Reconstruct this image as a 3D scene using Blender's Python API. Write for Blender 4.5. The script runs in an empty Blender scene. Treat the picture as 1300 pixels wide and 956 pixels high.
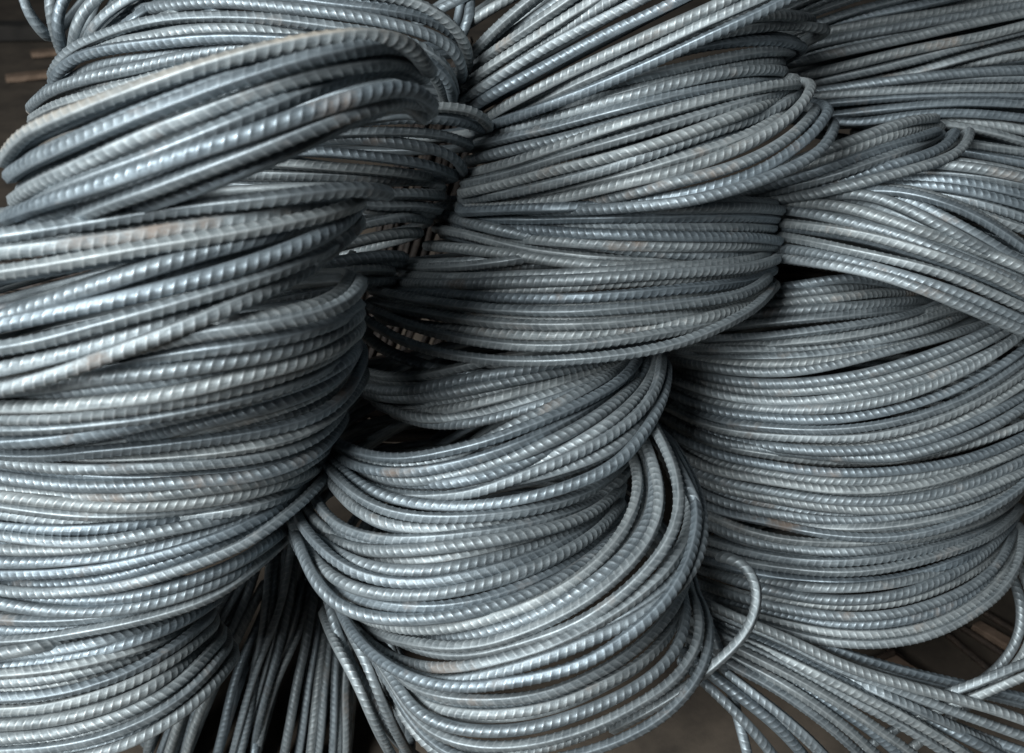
import bpy, math, random
import numpy as np

random.seed(7)
RNG = np.random.default_rng(7)
C = bpy.context.scene.collection
SC = bpy.context.scene

# ------------------------------------------------------------------ camera
CAM_H = 1.41
PITCH = math.radians(33.0)
FPX = 1394.0                      # focal length in pixels of a 1300 x 956 frame
CX, CY = 650.0, 478.0
cam_d = bpy.data.cameras.new("camera")
cam = bpy.data.objects.new("camera", cam_d)
C.objects.link(cam)
cam.location = (0, 0, CAM_H)
cam.rotation_euler = (math.radians(90) - PITCH, 0, 0)
cam_d.sensor_width = 36.0
cam_d.lens = 36.0 * FPX / 1300.0
cam_d.clip_start = 0.05
cam_d.clip_end = 60.0
cam_d.dof.use_dof = True
cam_d.dof.focus_distance = 1.2
cam_d.dof.aperture_fstop = 7.0
SC.camera = cam

# ------------------------------------------------------------------ world, lamps, exposure
w = bpy.data.worlds.new("World")
SC.world = w
w.use_nodes = True
bg = w.node_tree.nodes["Background"]
bg.inputs[0].default_value = (0.55, 0.72, 1.0, 1)
bg.inputs[1].default_value = 0.014

def area(name, loc, target, sx, sy, power, col):
    d = bpy.data.lights.new(name, 'AREA')
    d.shape = 'RECTANGLE'; d.size = sx; d.size_y = sy
    d.energy = power; d.color = col
    o = bpy.data.objects.new(name, d); C.objects.link(o)
    o.location = loc
    v = [target[i] - loc[i] for i in range(3)]
    from mathutils import Vector
    o.rotation_euler = Vector(v).to_track_quat('-Z', 'Y').to_euler()
    return o
lamp = area("shed_opening_light", (-2.02, -1.88, 3.12), (0.10, 1.0, 0.83), 2.1, 1.7, 430, (0.945, 0.99, 1.0))

SC.view_settings.view_transform = 'Standard'
SC.view_settings.look = 'None'
SC.view_settings.exposure = 0.0
SC.view_settings.gamma = 1.0
SC.view_settings.use_curve_mapping = False

# ------------------------------------------------------------------ materials
def nodes_of(name):
    m = bpy.data.materials.new(name); m.use_nodes = True
    nt = m.node_tree
    return m, nt, nt.nodes["Principled BSDF"]

def steel_material(name, rust_amount, dust_amount=0.0):
    m, nt, p = nodes_of(name)
    N, L = nt.nodes, nt.links
    uv = N.new("ShaderNodeUVMap"); uv.uv_map = "bar"
    geo = N.new("ShaderNodeNewGeometry")
    oi = N.new("ShaderNodeObjectInfo")
    # long drawn streaks of mill scale
    mp = N.new("ShaderNodeMapping"); mp.inputs['Scale'].default_value = (22, 3.0, 1)
    add = N.new("ShaderNodeVectorMath"); add.operation = 'ADD'
    mulr = N.new("ShaderNodeVectorMath"); mulr.operation = 'SCALE'; mulr.inputs[0].default_value = (13, 7, 5)
    L.new(oi.outputs['Random'], mulr.inputs['Scale'])
    L.new(uv.outputs[0], mp.inputs[0]); L.new(mp.outputs[0], add.inputs[0]); L.new(mulr.outputs[0], add.inputs[1])
    streak = N.new("ShaderNodeTexNoise"); streak.inputs['Scale'].default_value = 2.2; streak.inputs['Detail'].default_value = 6
    streak.inputs['Roughness'].default_value = 0.65
    L.new(add.outputs[0], streak.inputs['Vector'])
    fine = N.new("ShaderNodeTexNoise"); fine.inputs['Scale'].default_value = 420; fine.inputs['Detail'].default_value = 4
    L.new(geo.outputs['Position'], fine.inputs['Vector'])
    cr = N.new("ShaderNodeValToRGB")
    cr.color_ramp.elements[0].position = 0.30; cr.color_ramp.elements[0].color = (0.122, 0.145, 0.160, 1)
    cr.color_ramp.elements[1].position = 0.72; cr.color_ramp.elements[1].color = (0.325, 0.366, 0.385, 1)
    L.new(streak.outputs['Fac'], cr.inputs['Fac'])
    # scuffed rib crests
    at = N.new("ShaderNodeAttribute"); at.attribute_name = "crest"
    crest = N.new("ShaderNodeMix"); crest.data_type = 'RGBA'
    crest.inputs['B'].default_value = (0.50, 0.545, 0.57, 1)
    cm = N.new("ShaderNodeMath"); cm.operation = 'MULTIPLY'; cm.inputs[1].default_value = 0.42
    L.new(at.outputs['Fac'], cm.inputs[0]); L.new(cm.outputs[0], crest.inputs['Factor'])
    L.new(cr.outputs['Color'], crest.inputs['A'])
    # per-bar tint
    tint = N.new("ShaderNodeMix"); tint.data_type = 'RGBA'; tint.blend_type = 'MULTIPLY'; tint.inputs['Factor'].default_value = 1.0
    tr = N.new("ShaderNodeValToRGB")
    tr.color_ramp.elements[0].color = (0.72, 0.76, 0.80, 1)
    tr.color_ramp.elements[1].color = (1.12, 1.08, 1.04, 1)
    L.new(oi.outputs['Random'], tr.inputs['Fac'])
    L.new(crest.outputs['Result'], tint.inputs['A']); L.new(tr.outputs['Color'], tint.inputs['B'])
    # rust
    rn = N.new("ShaderNodeTexNoise"); rn.inputs['Scale'].default_value = 9.0; rn.inputs['Detail'].default_value = 7; rn.inputs['Roughness'].default_value = 0.68
    off = N.new("ShaderNodeVectorMath"); off.operation = 'ADD'
    L.new(geo.outputs['Position'], off.inputs[0]); L.new(mulr.outputs[0], off.inputs[1])
    L.new(off.outputs[0], rn.inputs['Vector'])
    rr = N.new("ShaderNodeMapRange"); rr.inputs['From Min'].default_value = 0.64 - rust_amount; rr.inputs['From Max'].default_value = 0.76 - rust_amount
    rr.inputs['To Max'].default_value = 0.72
    L.new(rn.outputs['Fac'], rr.inputs['Value'])
    rust = N.new("ShaderNodeMix"); rust.data_type = 'RGBA'; rust.inputs['B'].default_value = (0.135, 0.085, 0.052, 1)
    L.new(rr.outputs[0], rust.inputs['Factor']); L.new(tint.outputs['Result'], rust.inputs['A'])
    last = rust.outputs['Result']
    # pale dry dust on upward faces of the top bars
    dustf = None
    if dust_amount > 0:
        sx = N.new("ShaderNodeSeparateXYZ"); L.new(geo.outputs['Normal'], sx.inputs[0])
        dn = N.new("ShaderNodeTexNoise"); dn.inputs['Scale'].default_value = 7; dn.inputs['Detail'].default_value = 5
        L.new(geo.outputs['Position'], dn.inputs['Vector'])
        dm = N.new("ShaderNodeMapRange"); dm.inputs['From Min'].default_value = 0.36; dm.inputs['From Max'].default_value = 0.56
        L.new(dn.outputs['Fac'], dm.inputs['Value'])
        d2 = N.new("ShaderNodeMapRange"); d2.inputs['From Min'].default_value = 0.25; d2.inputs['From Max'].default_value = 0.85
        L.new(sx.outputs['Z'], d2.inputs['Value'])
        d3 = N.new("ShaderNodeMath"); d3.operation = 'MULTIPLY'; L.new(dm.outputs[0], d3.inputs[0]); L.new(d2.outputs[0], d3.inputs[1])
        d4 = N.new("ShaderNodeMath"); d4.operation = 'MULTIPLY'; d4.inputs[1].default_value = dust_amount; L.new(d3.outputs[0], d4.inputs[0])
        dust = N.new("ShaderNodeMix"); dust.data_type = 'RGBA'; dust.inputs['B'].default_value = (0.33, 0.27, 0.20, 1)
        L.new(d4.outputs[0], dust.inputs['Factor']); L.new(last, dust.inputs['A'])
        last = dust.outputs['Result']; dustf = d4.outputs[0]
    L.new(last, p.inputs['Base Color'])
    # metal where clean, dielectric where rusty
    inv = N.new("ShaderNodeMath"); inv.operation = 'SUBTRACT'; inv.inputs[0].default_value = 0.64
    L.new(rr.outputs[0], inv.inputs[1])
    if dustf is not None:
        i2 = N.new("ShaderNodeMath"); i2.operation = 'SUBTRACT'; i2.use_clamp = True
        L.new(inv.outputs[0], i2.inputs[0]); L.new(dustf, i2.inputs[1]); L.new(i2.outputs[0], p.inputs['Metallic'])
    else:
        inv.use_clamp = True; L.new(inv.outputs[0], p.inputs['Metallic'])
    ro = N.new("ShaderNodeMapRange"); ro.inputs['To Min'].default_value = 0.42; ro.inputs['To Max'].default_value = 0.66
    L.new(fine.outputs['Fac'], ro.inputs['Value'])
    ra = N.new("ShaderNodeMath"); ra.operation = 'ADD'; L.new(ro.outputs[0], ra.inputs[0])
    rb = N.new("ShaderNodeMath"); rb.operation = 'MULTIPLY'; rb.inputs[1].default_value = 0.25; L.new(rr.outputs[0], rb.inputs[0])
    rd = N.new("ShaderNodeMath"); rd.operation = 'MULTIPLY_ADD'; rd.inputs[1].default_value = 0.14; L.new(oi.outputs['Random'], rd.inputs[0]); L.new(rb.outputs[0], rd.inputs[2])
    L.new(rd.outputs[0], ra.inputs[1])
    rc = N.new("ShaderNodeMath"); rc.operation = 'MULTIPLY_ADD'; rc.inputs[1].default_value = -0.10
    L.new(at.outputs['Fac'], rc.inputs[0]); L.new(ra.outputs[0], rc.inputs[2])
    L.new(rc.outputs[0], p.inputs['Roughness'])
    bmp = N.new("ShaderNodeBump"); bmp.inputs['Strength'].default_value = 0.35; bmp.inputs['Distance'].default_value = 0.0006
    hadd = N.new("ShaderNodeMath"); hadd.operation = 'ADD'
    L.new(fine.outputs['Fac'], hadd.inputs[0]); L.new(streak.outputs['Fac'], hadd.inputs[1])
    L.new(hadd.outputs[0], bmp.inputs['Height']); L.new(bmp.outputs[0], p.inputs['Normal'])
    return m

STEEL = steel_material("mill_scale_steel", 0.045)
STEEL_RUSTY = steel_material("mill_scale_steel_brown_spots", 0.10)
STEEL_DUSTY = steel_material("mill_scale_steel_dusty", 0.05, 0.6)

def plain(name, c0, c1, scale, rough, bump=0.3, metallic=0.0):
    m, nt, p = nodes_of(name); N, L = nt.nodes, nt.links
    geo = N.new("ShaderNodeNewGeometry")
    n = N.new("ShaderNodeTexNoise"); n.inputs['Scale'].default_value = scale; n.inputs['Detail'].default_value = 8; n.inputs['Roughness'].default_value = 0.7
    L.new(geo.outputs['Position'], n.inputs['Vector'])
    r = N.new("ShaderNodeValToRGB"); r.color_ramp.elements[0].position = 0.33; r.color_ramp.elements[1].position = 0.68
    r.color_ramp.elements[0].color = (*c0, 1); r.color_ramp.elements[1].color = (*c1, 1)
    L.new(n.outputs['Fac'], r.inputs['Fac']); L.new(r.outputs['Color'], p.inputs['Base Color'])
    b = N.new("ShaderNodeBump"); b.inputs['Strength'].default_value = bump; b.inputs['Distance'].default_value = 0.01
    L.new(n.outputs['Fac'], b.inputs['Height']); L.new(b.outputs[0], p.inputs['Normal'])
    p.inputs['Roughness'].default_value = rough; p.inputs['Metallic'].default_value = metallic
    return m
DIRT = plain("packed_brown_dirt", (0.036, 0.028, 0.021), (0.10, 0.078, 0.058), 6.0, 0.95)
TIMBER = plain("weathered_timber", (0.10, 0.065, 0.042), (0.26, 0.18, 0.13), 14.0, 0.85)
DARK_TIMBER = plain("dark_timber", (0.012, 0.011, 0.010), (0.035, 0.031, 0.027), 10.0, 0.85)
GAP_SHADE_BAR = plain("brown_bar_with_gap_shade", (0.012, 0.010, 0.009), (0.042, 0.031, 0.025), 60.0, 0.75, 0.2, 0.2)  # brown bar scale, darkened in colour to stand in for shade in gaps
RUST_BAR = plain("rusty_bar_steel", (0.030, 0.023, 0.019), (0.095, 0.066, 0.048), 40.0, 0.7, 0.2, 0.3)

# ------------------------------------------------------------------ geometry helpers
BAR = 0.0125                      # bar diameter
RULE = 0.0160                     # measured widths to distances
RIGHT = np.array([1.0, 0, 0])
FWD = np.array([0, math.cos(PITCH), -math.sin(PITCH)])
UP = np.array([0, math.sin(PITCH), math.cos(PITCH)])
EYE = np.array([0, 0, CAM_H])

def at(px, depth):
    """points in the yard, from measured picture positions and measured distances"""
    px = np.asarray(px, float); depth = np.asarray(depth, float)
    a = (px[..., 0] - CX) / FPX; b = -(px[..., 1] - CY) / FPX
    return EYE + depth[..., None] * (FWD + a[..., None] * RIGHT + b[..., None] * UP)

def gauss_smooth(P, sigma, closed):
    r = int(3 * sigma) + 1
    k = np.exp(-0.5 * (np.arange(-r, r + 1) / sigma) ** 2); k /= k.sum()
    n = len(P)
    if closed:
        r2 = min(r, n - 1); k = k[r - r2:r + r2 + 1]; k = k / k.sum(); r = r2
        Q = np.concatenate([P[-r:], P, P[:r]])
    else:
        r2 = min(r, n - 1); k = k[r - r2:r + r2 + 1]; k = k / k.sum(); r = r2
        Q = np.concatenate([2 * P[0] - P[1:r + 1][::-1], P, 2 * P[-1] - P[-r - 1:-1][::-1]])
    return np.stack([np.convolve(Q[:, i], k, 'valid') for i in range(P.shape[1])], 1)

def spline(pts, step):
    P = np.asarray(pts, float)
    Q = np.vstack([2 * P[0] - P[1], P, 2 * P[-1] - P[-2]])
    out = []
    for i in range(1, len(Q) - 2):
        p0, p1, p2, p3 = Q[i - 1], Q[i], Q[i + 1], Q[i + 2]
        a = max(np.linalg.norm(p1 - p0), 1e-6) ** .5; b = max(np.linalg.norm(p2 - p1), 1e-6) ** .5; c = max(np.linalg.norm(p3 - p2), 1e-6) ** .5
        m1 = (p1 - p0) / a - (p2 - p0) / (a + b) + (p2 - p1) / b
        m2 = (p2 - p1) / b - (p3 - p1) / (b + c) + (p3 - p2) / c
        m1 *= b; m2 *= b
        n = max(2, int(np.linalg.norm(p2 - p1) / step))
        t = np.linspace(0, 1, n, endpoint=False)[:, None]
        out.append((2*t**3 - 3*t**2 + 1) * p1 + (t**3 - 2*t**2 + t) * m1 + (-2*t**3 + 3*t**2) * p2 + (t**3 - t**2) * m2)
    out.append(P[-1:])
    return resample(np.vstack(out), step)

def resample(P, step=None, n=None):
    d = np.r_[0, np.cumsum(np.linalg.norm(np.diff(P, axis=0), axis=1))]
    if n is None: n = max(6, int(d[-1] / step) + 1)
    s = np.linspace(0, d[-1], n)
    return np.stack([np.interp(s, d, P[:, i]) for i in range(P.shape[1])], 1)

def extend(pts):
    """carry a bar on past the edge of the picture until it turns round the side of its coil"""
    P = [tuple(p) for p in pts]
    if P[0][0] <= 0:
        (x0, y0), (x1, y1) = P[0], P[1]
        if x1 - x0 < 20: x1, y1 = P[2]
        s = (y1 - y0) / max(x1 - x0, 1)
        if s > -0.25:
            P = [(x0 - 165, y0 - s * 165 - 26), (x0 - 80, y0 - s * 80 - 5)] + P
        else:
            P = [(x0 - 130, y0 - s * 95), (x0 - 70, y0 - s * 62)] + P
    if P[-1][0] >= 1300:
        (x0, y0), (x1, y1) = P[-1], P[-2]
        s = (y0 - y1) / max(x0 - x1, 1)
        P = P + [(x0 + 50, y0 + s * 45), (x0 + 95, y0 + s * 75 - 6)]
    return P

def dense(pts):
    return gauss_smooth(spline(extend(pts), 3.0), 6.0, False)

def follow(P, others):
    """where a turn slips under its neighbours, carry it on beside the nearest long one, one bar deeper"""
    tuck = np.zeros(len(P))
    for end in (0, 1):
        Q = P if end else P[::-1]
        tk = tuck if end else tuck[::-1]
        E = Q[-1]; D = Q[-1] - Q[-8]; D = D / np.linalg.norm(D)
        best = None
        for O in others:
            k = int(np.argmin(np.linalg.norm(O - E, axis=1)))
            dist = np.linalg.norm(O[k] - E)
            if dist > 34: continue
            t = O[min(k + 4, len(O) - 1)] - O[max(k - 4, 0)]
            rest = O[k:] if t @ D > 0 else O[:k + 1][::-1]
            if len(rest) * 3.0 < 60: continue
            if best is None or len(rest) > len(best[0]): best = (rest, O[k])
        if best is not None:
            rest, K = best
            u = np.arange(len(rest))[:, None] * 3.0
            ext = rest + (E - K) * (0.25 + 0.75 * np.exp(-u / 70))
            Q = np.vstack([Q, ext[2:]])
            tk = np.r_[tk, 1.1 * BAR * (1 - np.exp(-u[2:, 0] / 30))]
        P = Q if end else Q[::-1]
        tuck = tk if end else tk[::-1]
    Pt = gauss_smooth(np.c_[P, tuck * 1000], 5.0, False)
    return Pt[:, :2], Pt[:, 2] / 1000

def front_arc(P2, tuck, width, bulge, power, dz, lean=0.0):
    """picture track and distance of the near side of one turn"""
    n = 150
    t = -np.cos(np.linspace(0, math.pi, n))
    d = np.r_[0, np.cumsum(np.linalg.norm(np.diff(P2, axis=0), axis=1))]; d /= d[-1]
    px = np.stack([np.interp((t + 1) / 2, d, P2[:, i]) for i in range(2)], 1)
    off = (1 - np.abs(t) ** power).clip(0) ** (1 / power)
    depth = FPX * RULE / width + dz + bulge * (1 - off) + np.interp((t + 1) / 2, d, tuck) + lean * (-t).clip(0, 1)
    return px, depth

PLACED = []
def settle(px, depth, limit=3.6):
    """rest a turn on the turns already laid: where it would cut into one of them it lies behind it"""
    lo = px.min(0) - 30; hi = px.max(0) + 30
    near = [q[((q[:, 0] > lo[0]) & (q[:, 0] < hi[0]) & (q[:, 1] > lo[1]) & (q[:, 1] < hi[1]))] for q in PLACED]
    near = [q for q in near if len(q)]
    if near:
        Q = np.vstack(near)
        dx = (px[:, None, 0] - Q[None, :, 0]); dy = (px[:, None, 1] - Q[None, :, 1])
        dist = np.sqrt(dx * dx + dy * dy) * depth[:, None] / FPX
        D = BAR * 0.90
        clear = np.sqrt((D * D - dist * dist).clip(0))
        z0 = depth.copy()
        for _ in range(3):
            need = np.where((dist < D) & (np.abs(depth[:, None] - Q[None, :, 2]) < clear * 0.97), Q[None, :, 2] + clear - depth[:, None], 0).max(1)
            depth = depth + need.clip(0)
        push = (depth - z0).clip(0, limit * BAR)
        k = 7
        pad = np.pad(push, k, mode='edge')
        mx = np.stack([pad[i:i + len(push)] for i in range(2 * k + 1)]).max(0)
        g = gauss_smooth(np.c_[mx, mx], 6.0, False)[:, 0]
        depth = z0 + g.clip(0)
    # denser record of this turn for the ones laid later
    u = np.linspace(0, len(px) - 1, 2 * len(px))
    ii = np.arange(len(px))
    PLACED.append(np.c_[np.interp(u, ii, px[:, 0]), np.interp(u, ii, px[:, 1]), np.interp(u, ii, depth)])
    return depth

def close_loop(px, depth, back, behind=False):
    """closed centre line of one turn: the near arc, then the far side of the turn"""
    n = len(px)
    F = at(px, depth)
    Lp, Rp = F[0], F[-1]
    mid = (Lp + Rp) / 2
    half = (Rp - Lp) / 2
    front = F[n // 2] - mid
    front = front - half * (front @ half) / (half @ half)
    bk = -front * back
    if front @ UP > 0:                                        # arc bowed upwards: the far side lies straight behind it
        bk = (FWD * max(-(front @ FWD), 0.05) + UP * (front @ UP)) * max(back, 0.8)
    if np.linalg.norm(bk) < 0.05: bk = np.array([0, 0.05, 0.0])
    if behind: bk = FWD * behind[0] + UP * behind[1]
    ph = np.linspace(0, math.pi, 90)[1:-1]
    return F, mid + half * np.cos(ph)[:, None] + bk * np.sin(ph)[:, None]

def bar_mesh(name, F, Bk, sides, seed, base, sub=4, full=False):
    r = random.Random(seed)
    step = 0.0035
    closed = len(Bk) > 0
    Pc = np.vstack([F, Bk, F[:1]]) if closed else F
    lenF = np.linalg.norm(np.diff(F, axis=0), axis=1).sum()
    P = resample(Pc, step)
    if closed: P = P[:-1]
    P = gauss_smooth(P, 4.0, closed)
    wrap = P[:1] if closed else P[-1:] + (P[-1:] - P[-2:-1])
    seg = np.linalg.norm(np.diff(np.vstack([P, wrap]), axis=0), axis=1)
    cum = np.r_[0, np.cumsum(seg)]
    L = cum[-1]
    T = np.roll(P, -1, 0) - np.roll(P, 1, 0) if closed else np.gradient(P, axis=0)
    T /= np.linalg.norm(T, axis=1)[:, None]
    nrm = np.cross(P - P.mean(0), T).sum(0); nrm /= np.linalg.norm(nrm)
    if nrm[2] < 0: nrm = -nrm
    Nn = nrm - (T @ nrm)[:, None] * T; Nn /= np.linalg.norm(Nn, axis=1)[:, None]
    Bn = np.cross(T, Nn)
    def ev(A, s):
        A2 = np.vstack([A, A[:1] if closed else (wrap if A is P else A[-1:])])
        s = np.mod(s, L) if closed else s.clip(0, L)
        return np.stack([np.interp(s, cum, A2[:, i]) for i in range(3)], -1)
    pitch = BAR * 0.70
    # ribs on the whole near side; the far side of a turn, and what lies well outside the picture, is plain round bar
    W = P + base - EYE
    zc = W @ FWD
    inside = (np.abs(W @ RIGHT / zc) < 0.50) & (np.abs(W @ UP / zc) < 0.38)
    sP = cum[:-1]
    near_side = (sP < lenF + 0.03) | (sP > L - 0.03) | full
    want = inside & near_side
    rings, hs = [], []
    k = int(L / pitch); pitch = L / k
    prof = ((0.33, 0), (0.45, 1), (0.55, 1), (0.67, 0), (1.0, 0)) if sub == 4 else ((0.32, 0), (0.5, 1), (0.68, 0))
    for i in range(k):
        wv = want[min(int((i + 0.5) * pitch / L * len(P)), len(P) - 1)]
        for u, h in (prof if wv else (((0.5, 0),) if i % 3 == 0 or want[min(int((i + 1.5) * pitch / L * len(P)), len(P) - 1)] else ())):
            rings.append((i + u) * pitch); hs.append(h)
    rings = np.array(rings); hs = np.array(hs, float)
    m = len(rings)
    half_turn = [0, 13, 52, 90, 128, 167] if sides >= 12 else ([0, 16, 62, 118, 164] if sides >= 10 else [0, 35, 90, 145])
    sides = 2 * len(half_turn)
    a = np.radians(np.array(half_turn + [180 + h for h in half_turn], float))
    tri = np.abs(((a / math.pi) % 2) - 1)                    # 1 at one keel, 0 at the other
    lean = r.choice((-1, 1)) * r.uniform(0.58, 0.80)
    shear = (tri - 0.5) * lean * BAR
    cres = (np.abs(np.sin(a)) * 1.25 - 0.25).clip(0, 1) ** 0.5
    keel = np.where((np.arange(sides) % (sides // 2)) == 0, 0.075, 0.0) * BAR
    S = rings[:, None] + shear[None, :]
    ctr = ev(P, S); n_ = ev(Nn, S); b_ = ev(Bn, S)
    roll = r.uniform(0, 2 * math.pi) + r.uniform(-1.4, 1.4) * (S / 0.6) + 0.25 * np.sin(S * 9 + seed)
    A = a[None, :] + roll
    rad = BAR * 0.462 + hs[:, None] * cres[None, :] * BAR * 0.046 + keel[None, :]
    V = ctr + rad[..., None] * (np.cos(A)[..., None] * n_ + np.sin(A)[..., None] * b_)
    V = V.reshape(-1, 3)
    i = np.arange(m)[:, None]; j = np.arange(sides)[None, :]
    if not closed: i = i[:-1]
    i2 = (i + 1) % m; j2 = (j + 1) % sides
    q = np.stack([i * sides + j + 0 * j2, i * sides + j2, i2 * sides + j2, i2 * sides + j], -1).reshape(-1, 4)
    if not closed:                                            # sheared ends
        k0 = np.arange(sides); half_n = sides // 2
        for ring, flip in ((0, False), ((m - 1) * sides, True)):
            idx = ring + k0
            caps = [(idx[c], idx[c + 1], idx[sides - 2 - c], idx[sides - 1 - c]) for c in range(half_n - 1)]
            q = np.vstack([q, np.array([c[::-1] if flip else c for c in caps])])
    me = bpy.data.meshes.new(name)
    me.vertices.add(len(V)); me.loops.add(q.size); me.polygons.add(len(q))
    me.vertices.foreach_set("co", V.astype(np.float32).ravel())
    me.loops.foreach_set("vertex_index", q.astype(np.int32).ravel())
    me.polygons.foreach_set("loop_start", (np.arange(len(q)) * 4).astype(np.int32))
    me.polygons.foreach_set("use_smooth", np.ones(len(q), bool))
    uvl = me.uv_layers.new(name="bar")
    uvv = np.stack([S / 1.0, np.broadcast_to(a / (2 * math.pi), S.shape)], -1).reshape(-1, 2)
    uvl.data.foreach_set("uv", uvv[q.ravel()].astype(np.float32).ravel())
    at_ = me.attributes.new("crest", 'FLOAT', 'POINT')
    cv = np.maximum(hs[:, None] * np.minimum(cres, 1)[None, :], 0.6 * (keel > 0)[None, :])
    at_.data.foreach_set("value", cv.astype(np.float32).ravel())
    me.update(calc_edges=True)
    return me

GROUP = "coils of ribbed steel bar heaped in stacks"
NSTRANDS = [0]
TRIS = [0]
def parse(s):
    return [[tuple(float(v) for v in p.split(",")) for p in line.split()] for line in s.strip().splitlines() if line.strip()]

def coil(label, data, w0, w1=None, bulge=0.15, power=2.0, back=1.0, dz=0.0, sides=12, mat=None, inner=0.0, jitter=0.0025, order=0.0, special=None, tuckin=True, full=False, deep=None, ends=False, lean=0.0, behind=False):
    """one coil: an Empty on which every turn of the bar is a part"""
    w1 = w1 or w0
    strands = parse(data)
    raw = [dense(p) for p in strands]
    arcs, room = [], []
    for i in range(len(strands)):
        f = i / max(len(strands) - 1, 1)
        P2, tuck = follow(raw[i], [raw[j] for j in range(len(raw)) if j != i]) if tuckin else (raw[i], np.zeros(len(raw[i])))
        wd = w0 + (w1 - w0) * f
        arcs.append(front_arc(P2, tuck, wd, bulge, power, dz + order * i + (deep or {}).get(i, 0) + RNG.uniform(-jitter, jitter), lean))
        c = raw[i][len(raw[i]) // 2]
        g = sorted(np.linalg.norm(raw[j] - c, axis=1).min() for j in range(len(raw)) if j != i)[:2]
        room.append(sum(min(v, wd) for v in g) + min(len(raw[i]), 100) * 0.05)
    curves = [None] * len(strands)
    for i in sorted(range(len(strands)), key=lambda k: -room[k]):
        px, dep = arcs[i]
        curves[i] = close_loop(px, settle(px, dep), back, behind)
    allp = np.vstack([np.vstack(c) for c in curves])
    base = np.array([allp[:, 0].mean(), allp[:, 1].mean(), allp[:, 2].min() - BAR / 2])
    root = bpy.data.objects.new("rebar_coil", None)
    C.objects.link(root)
    root.location = base
    root.empty_display_size = 0.05
    root['label'] = label; root['category'] = "rebar coil"; root['group'] = GROUP
    if ends: curves = [(F, F[:0]) for F, B in curves]
    todo = [(F, B, True) for F, B in curves]
    for px, dep in arcs:
        if RNG.random() < inner:
            q = px + np.array([0, RNG.uniform(-0.5, 0.5) * w0]) + (px.mean(0) - px) * 0.04
            todo.append((*close_loop(q, settle(q, dep + 1.15 * BAR, 3.0), back, behind), False))
    for i, (F, B, outer) in enumerate(todo):
        NSTRANDS[0] += 1
        me = bar_mesh("bar_loop", F - base, B - base, sides if outer else 8, NSTRANDS[0], base, 4 if outer and sides > 10 else 3, full)
        TRIS[0] += 2 * len(me.polygons)
        o = bpy.data.objects.new("bar_loop", me)
        C.objects.link(o)
        o.parent = root
        mm = mat or STEEL
        if special and i in special: mm = special[i]
        me.materials.append(mm)
    return root

# ------------------------------------------------------------------ the coils
coil("blurred front coil at upper left, thick bars slanting up, brown dust on the top one", """
4,207 7,190 24,172 75,150 150,121 225,95 300,72 375,55 425,47 475,43 505,47 528,58 540,74 543,90
10,225 18,212 40,205 75,190 125,168 175,147 225,129 275,110 325,94 375,78 425,66 475,59 518,59 542,71 547,92
16,256 23,245 65,227 125,200 175,176 225,156 275,137 325,117 375,101 425,87 475,80 520,78 540,88
60,250 100,232 140,217 200,195 250,174 325,143 375,122 425,102 475,86 512,80 533,86 538,100
6,279 20,270 75,252 130,235 175,218 250,191 325,168 375,148 425,132 475,117 512,107 536,111 550,121 548,136
60,292 100,274 150,254 212,234 262,214 325,192 362,177 400,162 430,150 480,133 510,126
110,283 180,262 237,244 287,224 340,204 390,181
""", 30, 30.4, bulge=0.12, back=0.45, behind=(0.15, 0.06), order=0.0, mat=STEEL, special={0: STEEL_DUSTY}, deep={0: 0.012, 2: 0.012, 3: 0.014, 5: 0.008, 6: 0.035}, inner=0.9)

coil("blurred second coil of the left stack, a fan of thick bars with one blunt end", """
-10,301 50,293 100,285 150,277 200,269 250,262 325,255 375,248 425,242 470,237 488,239 494,246
-5,321 50,315 100,309 150,303 200,295 250,287 325,277 375,268 412,263 440,258 456,256
-5,347 50,339 100,330 150,321 200,312 250,304 325,291 375,281 425,271 450,263 458,256
60,384 130,360 160,350 200,338 240,326 280,314 340,300
-5,399 50,387 125,367 200,347 250,333 325,310 362,299 412,283 440,272 452,262
-5,414 50,403 100,392 150,381 200,369 250,356 325,333 362,320 400,304 430,289 446,279 453,268
-5,443 50,434 100,420 150,406 200,393 250,378 325,355 362,342 400,325 428,310
-5,470 50,458 100,446 150,430 200,412 260,391 325,366 380,344 410,328
-5,496 50,483 100,466 150,446 187,434 225,418 290,392 350,364 390,345
""", 28.6, 28.2, bulge=0.11, order=0.0005, special={1: STEEL_RUSTY, 4: STEEL_RUSTY}, inner=0.9)

coil("thick middle coil of the left stack just below the blurred fan of bars", """
150,446 217,432 250,424 325,415 375,406 412,397 443,386 459,376 463,367 458,360
80,478 150,462 200,453 250,445 325,436 375,425 412,415 443,403 455,390
-5,498 50,492 112,481 175,475 225,470 275,461 325,454 375,442 412,431 440,417 455,400
-5,518 75,516 125,511 200,503 250,493 325,474 375,462 412,449 440,436 455,420
-5,531 50,531 100,527 150,521 200,514 250,505 325,488 362,476 400,461 430,447 446,434 454,418
-5,545 75,542 125,537 200,528 300,507 370,488 420,465 450,440
-5,562 50,560 100,554 150,546 200,535 250,523 325,505 362,494 400,481 430,467 450,449
""", 28.0, 25, bulge=0.13, inner=0.6)

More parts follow.
